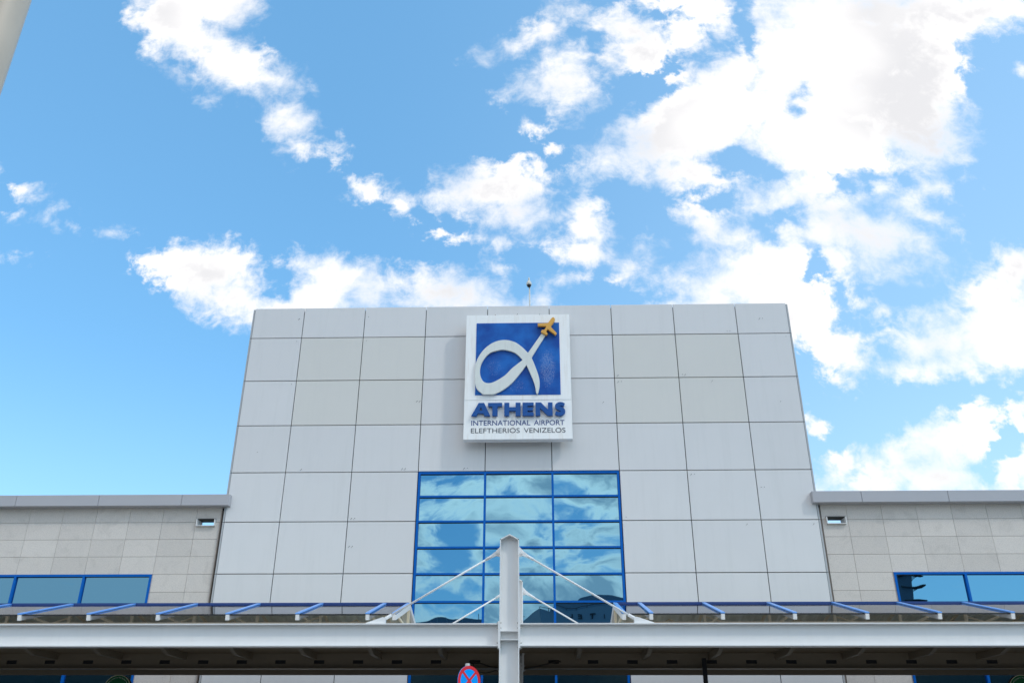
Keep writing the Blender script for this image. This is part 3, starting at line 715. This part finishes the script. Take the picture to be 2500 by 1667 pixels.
def ridge_roof(s_):
    """one glazed ridge roof: front rafters with glass between them, a corrugated back slope"""
    yf, yr, yb = 18.95, 21.05, 23.15
    zf, zr = 4.352, 4.885
    xe = -0.60 + s_ * 2.43
    xs = [xe] + [-0.60 + s_ * 1.5 * k_ for k_ in range(2, 14)]
    xo = xs[-1]
    lo, hi = sorted((xe, xo))
    ro = bpy.data.objects.new('ridge_roof', None); COL.objects.link(ro); ro.parent = K
    ro.location = Vector((xe, yf, 3.8)) - Vector(K.location)
    dv = Vector((0, yr - yf, zr - zf)).normalized(); up = Vector((0, -dv.z, dv.y))
    for x in xs:
        a_, b_ = Vector((x, yf, zf)), Vector((x, yr, zr))
        q = MB(); q.bar(a_ - up * .0605, b_ - up * .0605, .076, .115, up, 0); q.bar(a_ + up * .0015, b_ + up * .0015, .082, .010, up, 2)
        q.bar(a_ + up * .0195 - dv * .002, b_ + up * .0195, .088, .026, up, 1)
        q.build('rafter', [M['rafter'], M['bluecap'], M['black']], ro)
        dv2 = Vector((0, yb - yr, zf - zr)).normalized(); up2 = Vector((0, -dv2.z, dv2.y))
        q = MB(); q.bar(Vector((x, yr + .03, zr)) - up2 * .06, Vector((x, yb, zf)) - up2 * .06, .076, .115, up2)
        q.build('back_rafter', M['rafter' if x == xe else 'cream'], ro)
        q = MB()
        q.box(x - .03, x + .03, yr - .03, yr + .03, 3.801, zr - .14)
        q.box(x - .025, x + .025, yf + .12, yf + .18, 3.801, 4.075)
        q.bar((x, yr - .04, 4.30), (x, yf + .62, 4.37), .04, .04); q.bar((x, yr + .04, 4.18), (x, yb - .5, 4.36), .05, .05)
        q.build('post', M['cream'], ro)
    q = MB()
    for a_, b_ in zip(xs, xs[1:]):
        a_, b_ = sorted((a_, b_)); a_ += .036; b_ -= .036
        P = []
        for dz in (0.0, -0.012):
            P += [Vector((a_, yf + .04, zf + .0102)) + up * dz, Vector((b_, yf + .04, zf + .0102)) + up * dz, Vector((b_, yr - .02, zr - .003)) + up * dz, Vector((a_, yr - .02, zr - .003)) + up * dz]
        q.poly(P, [(0, 1, 2, 3), (7, 6, 5, 4), (0, 4, 5, 1), (1, 5, 6, 2), (2, 6, 7, 3), (3, 7, 4, 0)])
    q.build('roof_glass', M['roofglass'], ro)
    q = MB()
    for a_, b_ in zip(xs, xs[1:]):
        a_, b_ = sorted((a_, b_)); q.bar((a_ + .045, yf + .034, zf - .002), (b_ - .045, yf + .034, zf - .002), .012, .03)
    q.build('glass_edge', M['black'], ro)
    q = MB(); q.box(lo, hi, yr - .035, yr + .035, zr - .008, zr + .034); q.build('ridge', M['ridge'], ro)
    q = MB(); q.box(lo, hi, yf + .10, yf + .20, 4.08, 4.205); q.build('eave_beam', M['dimsteel'], ro)
    q = MB(); q.box(lo, hi, yr - .06, yr + .06, 4.02, 4.10); q.build('bottom_chord', M['cream'], ro)
    q = MB(); n_ = int((hi - lo) / 0.075)
    P, F = [], []
    for i in range(n_ + 1):
        x = lo + (hi - lo) * i / n_; h = (0.0, 0.035, 0.035, 0.0)[i % 4]
        P += [(x, yr + .045, zr + h - .10), (x, yb, zf + h - .10)]
    for i in range(n_): F.append((2 * i, 2 * i + 2, 2 * i + 3, 2 * i + 1))
    q.poly(P, F); q.build('corrugated_sheet', M['deck'], ro)
    q = MB(); xa = xs[1:]
    for i, (a_, b_) in enumerate(zip(xa, xa[1:])):
        if i % 2 == 0: q.tube([(a_, yr - .02, 4.12), ((a_ + b_) / 2, yr + .5, 4.6), (b_, yr - .02, 4.12)], .022, 8)
        else: q.tube([(a_, yr + .1, 4.62), (b_, yr + .1, 4.13)], .022, 8)
    q.build('brace', M['cream'], ro)
    if s_ < 0:
        q = MB(); q.box(xe - 1.05, xe - .06, yr + .3, yr + .34, 4.12, 4.47); q.build('red_panel', M['red'], ro)
    return ro


ridge_roof(-1); ridge_roof(1)

# ------------------------------------------------------------------ things under and in front of the canopy
def cable(path, rad, label):
    q = MB(); pts = []
    P = [path[0]] + path + [path[-1]]
    for i in range(1, len(P) - 2):
        for k_ in range(6):
            t = k_ / 6
            pts.append(tuple(0.5 * (2 * P[i][d] + (P[i + 1][d] - P[i - 1][d]) * t + (2 * P[i - 1][d] - 5 * P[i][d] + 4 * P[i + 1][d] - P[i + 2][d]) * t * t
                                    + (3 * P[i][d] - P[i - 1][d] - 3 * P[i + 1][d] + P[i + 2][d]) * t ** 3) for d in range(3)))
    pts.append(path[-1]); q.tube(pts, rad, 8)
    return tag(q.build('cable', M['cable']), label, 'cable', 'cables hanging under the canopy')


cable([(0.52, 20.97, 3.60), (0.40, 20.93, 3.59), (0.22, 20.80, 3.53), (-0.10, 20.80, 3.46), (-0.32, 20.86, 3.43)], 0.016,
      'dark cable sagging from a beam slot down to the post on its right')
cable([(-1.56, 20.97, 3.598), (-1.45, 20.92, 3.595), (-1.22, 20.80, 3.52), (-1.03, 20.80, 3.462), (-0.85, 20.80, 3.45), (-0.70, 20.84, 3.44)], 0.014,
      'dark cable running from a beam slot behind the no stopping sign to the post')
cable([(-1.46, 20.90, 3.56), (-1.44, 20.80, 3.42), (-1.36, 20.78, 3.375), (-1.20, 20.78, 3.34), (-1.06, 20.78, 3.36), (-0.95, 20.78, 3.388), (-0.88, 20.78, 3.37), (-0.71, 20.84, 3.32)], 0.011,
      'thin black wire dipping below the beam beside the no stopping sign')

P_ = thing('steel_post', 'dark square steel post standing under the right half of the canopy', 'post', (3.73, 20.70, 0.14))
q = MB(); q.box(3.686, 3.774, 20.66, 20.75, 0.162, 3.64); q.build('shaft', M['black'], P_)
q = MB(); q.box(3.62, 3.84, 20.59, 20.82, 0.141, 0.161); q.build('base_plate', M['black'], P_)

# no stopping sign, turned to the right
N = thing('no_stopping_sign', 'round red and blue no stopping sign on a grey tube in front of the canopy', 'road sign', (-1.145, 15.0, 0.14))
q = MB(); q.tube([(-1.145, 15.0, 0.141), (-1.145, 15.0, 2.985), (-1.145, 15.0, 3.0)], [.040, .040, .036], 16); q.build('tube_post', M['galv'], N)
nx = Vector((math.sin(R(42)), -math.cos(R(42)), 0)); tx = Vector((math.cos(R(42)), math.sin(R(42)), 0)); uz = Vector((0, 0, 1))
C0 = Vector((-1.145, 15.0, 2.735)) + nx * 0.052


def disc(mb, outline, h0, h1, hole=None):
    n_ = len(outline)
    if hole is None:
        P = [C0 + tx * a_ + uz * b_ + nx * h0 for a_, b_ in outline] + [C0 + tx * a_ + uz * b_ + nx * h1 for a_, b_ in outline]
        mb.poly(P, [tuple(range(n_ - 1, -1, -1)), tuple(range(n_, 2 * n_))] + [(i, (i + 1) % n_, (i + 1) % n_ + n_, i + n_) for i in range(n_)])
    else:
        P = []
        for h in (h0, h1):
            for ol in (outline, hole): P += [C0 + tx * a_ + uz * b_ + nx * h for a_, b_ in ol]
        F = []
        for i in range(n_):
            j = (i + 1) % n_
            F += [(i, j, n_ + j, n_ + i), (2 * n_ + i, 2 * n_ + j, 3 * n_ + j, 3 * n_ + i), (i, j, 2 * n_ + j, 2 * n_ + i), (n_ + i, n_ + j, 3 * n_ + j, 3 * n_ + i)]
        mb.poly(P, F)


ring = lambda r_, n_=64: [(r_ * math.cos(2 * math.pi * i / n_), r_ * math.sin(2 * math.pi * i / n_)) for i in range(n_)]
q = MB(); disc(q, ring(.2285), -.012, 0.0); q.build('disc', M['signblue'], N)
q = MB(); disc(q, ring(.2285), .0005, .003, ring(.178)); q.build('ring', M['signred'], N)
q = MB()
for an in (45, 135):
    c_, s_ = math.cos(R(an)), math.sin(R(an))
    disc(q, [(c_ * a_ - s_ * b_, s_ * a_ + c_ * b_) for a_, b_ in ((-.180, -.02), (.180, -.02), (.180, .02), (-.180, .02))], .0006, .0025 + .0003 * (an > 90))
q.build('cross', M['signred'], N)
q = MB()
for z in (2.63, 2.84): q.tube([(-1.145, 15.0, z - .015), (-1.145, 15.0, z + .015)], .044, 16)
q.build('clamp', M['galv'], N)


# round green signs beside the windows
def round_sign(x, label, words_):
    G = thing('round_sign', label, 'sign', (x, 22.0, 0.14), 'round green signs under the canopy')
    zc = 3.067; r_ = 0.335; n_ = 72
    q = MB(); q.tube([(x, 22.0, zc), (x, 22.10, zc)], r_, n_); q.build('drum', M['brown'], G)
    q = MB()
    o1 = [(x + (r_ - .002) * math.cos(2 * math.pi * i / n_), zc + (r_ - .002) * math.sin(2 * math.pi * i / n_)) for i in range(n_)]
    o2 = [(x + .318 * math.cos(2 * math.pi * i / n_), zc + .318 * math.sin(2 * math.pi * i / n_)) for i in range(n_)]
    P = [(a_, 21.985, b_) for a_, b_ in o1] + [(a_, 21.985, b_) for a_, b_ in o2] + [(a_, 21.999, b_) for a_, b_ in o1] + [(a_, 21.999, b_) for a_, b_ in o2]
    F = []
    for i in range(n_):
        j = (i + 1) % n_
        F += [(i, j, n_ + j, n_ + i), (i, j, 2 * n_ + j, 2 * n_ + i), (n_ + i, n_ + j, 3 * n_ + j, 3 * n_ + i)]
    q.poly(P, F); q.build('rim', M['gold'], G)
    q = MB(); q.tube([(x, 21.993, zc), (x, 21.9995, zc)], .317, n_); q.build('face', M['green'], G)
    if words_:
        cu = bpy.data.curves.new('lettering', 'FONT'); cu.body = words_; cu.size = 1; cu.extrude = .02
        tmp = bpy.data.objects.new('outline', cu); COL.objects.link(tmp)
        me = bpy.data.meshes.new_from_object(tmp.evaluated_get(bpy.context.evaluated_depsgraph_get()))
        bpy.data.objects.remove(tmp); bpy.data.curves.remove(cu)
        w_ = max(v.co.x for v in me.vertices); sc_ = 0.62 / w_; base = root_loc(G)
        for v in me.vertices:                                    # letters follow the rim
            th = (v.co.x - w_ / 2) * sc_ / 0.27; rr = 0.258 + v.co.y * sc_
            v.co = Vector((x + rr * math.sin(th), 21.9915 - v.co.z * .05, zc + rr * math.cos(th))) - base
        me.materials.clear(); me.materials.append(M['pale'])
        o = bpy.data.objects.new('lettering', me); COL.objects.link(o); o.parent = G
    q = MB(); q.tube([(x, 22.05, 0.141), (x, 22.05, zc - r_ + .005)], .045, 16); q.build('stand', M['brown'], G)


round_sign(-10.085, 'round dark green sign with a curved line of pale lettering before the left window', 'brand nurtures the human bean')
round_sign(11.33, 'round green sign just showing at the right edge of the picture', 'brand nurtures the human bean')

# lamp post close to the camera
T = thing('lamp_post', 'weathered beige round lamp post close by in the top left corner', 'lamp post', (-4.265, 5.0, 0.12))
q = MB(); q.tube([(-4.265, 5.0, 0.15), (-4.265, 5.0, 5.0), (-4.265, 5.0, 7.45), (-4.265, 5.0, 7.5)], [.180, .177, .175, .16], 40); q.build('pole', M['pole'], T)
q = MB(); q.box(-4.51, -4.02, 4.75, 5.25, 0.121, 0.149); q.build('base_plate', M['galv'], T)

# ------------------------------------------------------------------ what the windows reflect, across the forecourt
HT = thing('hotel_building', 'blue grey hotel with a curved roof and dark letters, mirrored in the central window', 'building', (10, -60, 0))
q = MB()
top = [(1.43, 18.56), (2.6, 18.15), (4.05, 17.85), (5.5, 17.80), (6.8, 17.88), (9.18, 18.18), (12, 18.6), (17, 19.0), (26, 19.2)]
n_ = len(top)
q.prism_xz([(1.43, 0.05)] + [(26, 0.05)] + top[::-1], -74, -60)
q.poly([(1.42, -60, 0.05), (-1.04, -72, 0.05), (1.42, -72, 0.05), (1.42, -60, 18.56), (-1.04, -72, 18.4), (1.42, -72, 18.4)], [(0, 2, 1), (3, 4, 5), (0, 1, 4, 3), (1, 2, 5, 4), (2, 0, 3, 5)])
q.build('wall', M['hotel'], HT)
q = MB(); q.prism_xz([(2.6, 17.6), (3.0, 19.6), (4.5, 20.6), (6.5, 21.0), (9, 20.9), (12, 20.5), (20, 20.3), (26, 20.2), (26, 17.6)], -73, -68); q.build('curved_roof', M['hotelroof'], HT)
q = MB()
pr_ = top[:6]
for (a_, b_), (c_, d_) in zip(pr_, pr_[1:]): q.tube([(a_, -59.9, b_ + .28), (c_, -59.9, d_ + .28)], .035, 6); q.tube([(a_, -59.9, b_), (a_, -59.9, b_ + .3)], .035, 6)
q.build('railing', M['dark'], HT)
for ch, x in zip('SOFITEL', (13.1, 11.55, 10.1, 8.80, 7.52, 6.03, 4.58)):
    hw = 0.05 if ch == 'I' else 0.29
    text_obj('letter', ch, (-x - hw, -x + hw, 16.86, 17.36), -59.97, M['black'], HT, 0.08, 0.02, flip=True)
q = MB()
for i in range(10):
    for j in range(4): q.box(2.6 + i * 2.3, 4.1 + i * 2.3, -60.03, -59.99, 2.2 + j * 3.3, 4.2 + j * 3.3)
q.build('windows', M['glass'], HT)
HL = thing('glazed_hall', 'low dark hall with a shallow arched roof and mast, mirrored low in the central window', 'building', (-11, -60, 0))
arch = [(-16 + i * 1.0, 16.35 + 0.66 * (1 - ((i - 6) / 7.0) ** 2)) for i in range(13)]
q = MB(); q.prism_xz([(-16, 0.05), (-4, 0.05)] + arch[::-1], -78, -60); q.build('wall', M['hotelroof'], HL)
q = MB()
for i in range(13): q.box(arch[i][0] - .04, arch[i][0] + .04, -59.98, -59.9, 13.0, arch[i][1] + .02)
q.build('ribs', M['hotel'], HL)
q = MB(); q.tube([(-8.23, -61, 16.9), (-8.23, -61, 17.75)], .05, 8); q.build('mast', M['dark'], HL)
q = MB(); q.box(-1.5, -0.95, -59.5, -59.1, 17.28, 17.58); q.tube([(-1.22, -59.3, 0.05), (-1.22, -59.3, 17.3)], .07, 8); q.box(-2.0, -.5, -59.35, -59.25, 17.48, 17.53)
tag(q.build('floodlight_mast', M['dark']), 'thin mast with a dark floodlight box, mirrored beside the hotel wall', 'light mast')
HS = thing('slab_tower', 'dark slate tower with projecting fins, mirrored in the right wing window', 'building', (38, -60, 0))
q = MB(); q.box(30, 46.6, -76, -60, 0.05, 34); q.build('wall', M['slab'], HS)
for z in (19.2, 21.0, 22.1, 24.5, 27):
    q = MB(); q.box(45.4, 48.0, -60.9, -59.7, z - .06, z + .06)
    for i in range(4): q.bar((46.6, -60.2, z - .5 + i * .1), (47.7, -60.2, z), .05, .05)
    q.build('fin', M['dark'], HS)

# ------------------------------------------------------------------ sky and light
SUN = Vector((0.75, -0.52, 0.86)).normalized()                   # towards the sun
el = math.asin(SUN.z); azm = math.atan2(SUN.x, SUN.y)

W = bpy.data.worlds.new('World'); SC.world = W; W.use_nodes = True
t = NT(W.node_tree)
D = t.n('ShaderNodeTexCoord').outputs['Generated']
dx, dy, dz = t.n('ShaderNodeSeparateXYZ', {0: D}).outputs
SKY_STRENGTH = 0.12
em = lambda c_: rgb(*[v / SKY_STRENGTH for v in c_])
sky = t.n('ShaderNodeTexSky', sky_type='NISHITA', sun_disc=False, sun_elevation=el, sun_rotation=azm, altitude=100.0, air_density=1.0, dust_density=0.6, ozone_density=1.0)
blue = t.mix(1.0, sky.outputs[0], rgb(*SKY_TINT), 'MULTIPLY')
blue = t.mix(0.5, blue, em(SKY_BASE))
veil = t.math('MULTIPLY', t.ramp(dx, -0.25, 0.50, 0.0, 1.0, True), t.ramp(dz, 0.85, 0.25, 0.4, 1.0))
blue = t.mix(t.math('MULTIPLY', veil, VEIL), blue, em((0.62, 0.78, 0.90)))
blue = t.mix(t.ramp(dz, 0.42, 0.06, 0.0, 0.20, True), blue, em((0.62, 0.71, 0.86)))
ys = t.math('MAXIMUM', dy, 0.05)
uv = t.n('ShaderNodeCombineXYZ', {0: t.math('DIVIDE', dx, ys), 1: t.math('DIVIDE', dz, ys), 2: 0.0}).outputs[0]


def field(table, vec):
    """smooth union of ellipses: about the signed distance to the cloud outline"""
    acc = None
    for i, (u, v, a, b, r_, o_) in enumerate(table):
        if i % 12 == 11:                                          # evaluated in batches: the node stack is small
            vec = t.n('ShaderNodeVectorMath', {0: acc, 1: (1e-7, 0, 0), 2: vec}, operation='MULTIPLY_ADD').outputs[0]
        mp = t.n('ShaderNodeMapping', {'Vector': vec, 'Location': (u, v, 0), 'Rotation': (0, 0, r_), 'Scale': (a, b, 1)}, vector_type='TEXTURE')
        ln = t.n('ShaderNodeVectorMath', {0: mp.outputs[0]}, operation='LENGTH').outputs['Value']
        d = t.math('MULTIPLY_ADD', ln, b, o_ - b - (GROW if b > 0.02 else GROW * 0.3))
        acc = d if acc is None else t.math('SMOOTH_MIN', acc, d, 0.010)
    return acc


def near(table, u0, u1):
    return [q_ for q_ in table if q_[0] + q_[2] > u0 - 0.10 and q_[0] - q_[2] < u1 + 0.10]


def background(col):
    return t.n('ShaderNodeBackground', {'Color': col, 'Strength': SKY_STRENGTH}).outputs[0]


def front_sky(u0, u1):
    wn = t.n('ShaderNodeTexNoise', {'Vector': uv, 'Scale': 11.0, 'Detail': 3.0, 'Roughness': 0.5})
    off = t.n('ShaderNodeVectorMath', {0: wn.outputs['Color'], 1: (0.5, 0.5, 0.5)}, operation='SUBTRACT').outputs[0]
    wv = t.n('ShaderNodeVectorMath', {0: off, 1: (WARP, WARP, 0.0), 2: uv}, operation='MULTIPLY_ADD').outputs[0]
    pos_ = t.math('MULTIPLY', field(near(CLOUDS, u0, u1), wv), -1.0)
    h = t.math('MINIMUM', pos_, 0.05)
    gaps = near(GAPS, u0, u1)
    if gaps:
        gn = t.n('ShaderNodeTexNoise', {'Vector': uv, 'Scale': 24.0, 'Detail': 5.0, 'Roughness': 0.6}).outputs['Color']
        go = t.n('ShaderNodeVectorMath', {0: gn, 1: (0.5, 0.5, 0.5)}, operation='SUBTRACT').outputs[0]
        gv = t.n('ShaderNodeVectorMath', {0: go, 1: (0.10, 0.10, 0.0), 2: uv}, operation='MULTIPLY_ADD').outputs[0]
        h = t.math('SUBTRACT', h, t.ramp(field(gaps, gv), -0.022, 0.024, 0.060, 0.0, True))
    f0 = t.n('ShaderNodeTexNoise', {'Vector': wv, 'Scale': 15.0, 'Detail': 2.0, 'Roughness': 0.5}).outputs['Fac']
    f1 = t.n('ShaderNodeTexNoise', {'Vector': wv, 'Scale': 32.0, 'Detail': 10.0, 'Roughness': 0.66, 'Distortion': 0.2}).outputs['Fac']
    h = t.math('ADD', h, t.math('MULTIPLY', t.math('SUBTRACT', f0, 0.5), NOISE_AMP * 0.45))
    h = t.math('ADD', h, t.math('MULTIPLY', t.math('SUBTRACT', f1, 0.5), NOISE_AMP))
    wd = t.ramp(t.n('ShaderNodeTexNoise', {'Vector': uv, 'Scale': 7.0, 'Detail': 1.0}).outputs['Fac'], 0.35, 0.65, 0.5, 2.0)
    dens = t.math('POWER', t.ramp(t.math('DIVIDE', h, wd), EDGE0, EDGE1, 0.0, 1.0, True), 0.9)
    sh = t.n('ShaderNodeTexNoise', {'Vector': wv, 'Scale': 4.0, 'Detail': 2.5, 'Roughness': 0.5}).outputs['Fac']
    sf = t.math('MULTIPLY', t.ramp(sh, 0.36, 0.66, 1.0, 0.0, True), t.ramp(h, 0.012, 0.05, 0.15, 1.0, True))
    return background(t.mix(dens, blue, t.mix(sf, em(CLOUD_HI), em(CLOUD_LO))))


# the rest of the sky (behind and beside the camera): drifting broken cloud
bp = t.n('ShaderNodeMapping', {'Vector': D, 'Location': BACK_SEED, 'Scale': (1.0, 1.0, 1.7)}).outputs[0]
b1 = t.n('ShaderNodeTexNoise', {'Vector': bp, 'Scale': BACK_SCALE, 'Detail': 9.0, 'Roughness': 0.60, 'Distortion': 0.5}).outputs['Fac']
b2 = t.n('ShaderNodeTexNoise', {'Vector': bp, 'Scale': 2.4, 'Detail': 2.0}).outputs['Fac']
cov = t.math('SUBTRACT', t.math('ADD', b1, t.math('MULTIPLY', t.math('SUBTRACT', b2, 0.5), 0.35)), t.ramp(dx, 0.16, 0.36, 0.0, 0.22))
cov = t.math('ADD', cov, t.ramp(dx, -0.15, -0.4, 0.0, 0.10))
bd = t.math('MULTIPLY', t.ramp(cov, 0.41, 0.53, 0.0, 1.0, True), t.ramp(dz, 0.0, 0.05))
back = background(t.mix(bd, blue, t.mix(t.math('ADD', t.math('ADD', t.ramp(cov, 0.48, 0.66, 0, 1, True), t.ramp(dz, 0.27, 0.10, 0.0, 0.45)), t.ramp(dx, -0.12, -0.36, 0.0, 0.7), clamp=True), em(BACK_HI), em(BACK_LO))))

U1, U2 = -0.235, 0.215
uu = t.math('DIVIDE', dx, ys)
shd = t.n('ShaderNodeMixShader', {0: t.math('GREATER_THAN', uu, U1), 1: front_sky(-9, U1),
          2: t.n('ShaderNodeMixShader', {0: t.math('GREATER_THAN', uu, U2), 1: front_sky(U1, U2), 2: front_sky(U2, 9)}).outputs[0]}).outputs[0]
isback = t.math('MAXIMUM', t.ramp(dy, 0.52, 0.36, 0.0, 1.0, True), t.math('LESS_THAN', dz, 0.0))
fin = t.n('ShaderNodeMixShader', {0: isback, 1: shd, 2: back})
t.n('ShaderNodeOutputWorld', {0: fin.outputs[0]})

sl = bpy.data.lights.new('sun', 'SUN'); sl.energy = SUN_ENERGY; sl.angle = R(SUN_ANGLE); sl.color = (1.0, 0.95, 0.88)
so = bpy.data.objects.new('sun', sl); COL.objects.link(so); so.rotation_euler = SUN.to_track_quat('Z', 'Y').to_euler(); so.location = SUN * 60

# ------------------------------------------------------------------ camera
cd = bpy.data.cameras.new('camera'); cam = bpy.data.objects.new('camera', cd); COL.objects.link(cam); SC.camera = cam
pi_, ya_, ro_ = R(25.72716688), R(-1.65034164), R(0.14601894)
f_ = Vector((math.sin(ya_) * math.cos(pi_), math.cos(ya_) * math.cos(pi_), math.sin(pi_)))
r0 = Vector((math.cos(ya_), -math.sin(ya_), 0)); u0 = r0.cross(f_)
r1 = r0 * math.cos(ro_) + u0 * math.sin(ro_); u1 = u0 * math.cos(ro_) - r0 * math.sin(ro_)
m4 = Matrix(((r1.x, u1.x, -f_.x, 0), (r1.y, u1.y, -f_.y, 0), (r1.z, u1.z, -f_.z, 0), (0, 0, 0, 1)))
m4.translation = Vector((0, 0, 1.6)); cam.matrix_world = m4
cd.sensor_width = 36; cd.lens = 30.408; cd.clip_end = 3000; cd.clip_start = 0.05
cd.dof.use_dof = True; cd.dof.focus_distance = 25.0; cd.dof.aperture_fstop = 2.0

SC.view_settings.view_transform = 'Standard'; SC.view_settings.look = 'None'
SC.view_settings.exposure = EXPOSURE; SC.view_settings.gamma = 1.0
SC.render.engine = 'CYCLES'
SC.cycles.max_bounces = 8; SC.cycles.diffuse_bounces = 4; SC.cycles.glossy_bounces = 4; SC.cycles.transparent_max_bounces = 12
SC.cycles.use_denoising = True
SC.cycles.sample_clamp_indirect = 6.0
SC.render.resolution_x = 1024; SC.render.resolution_y = 682
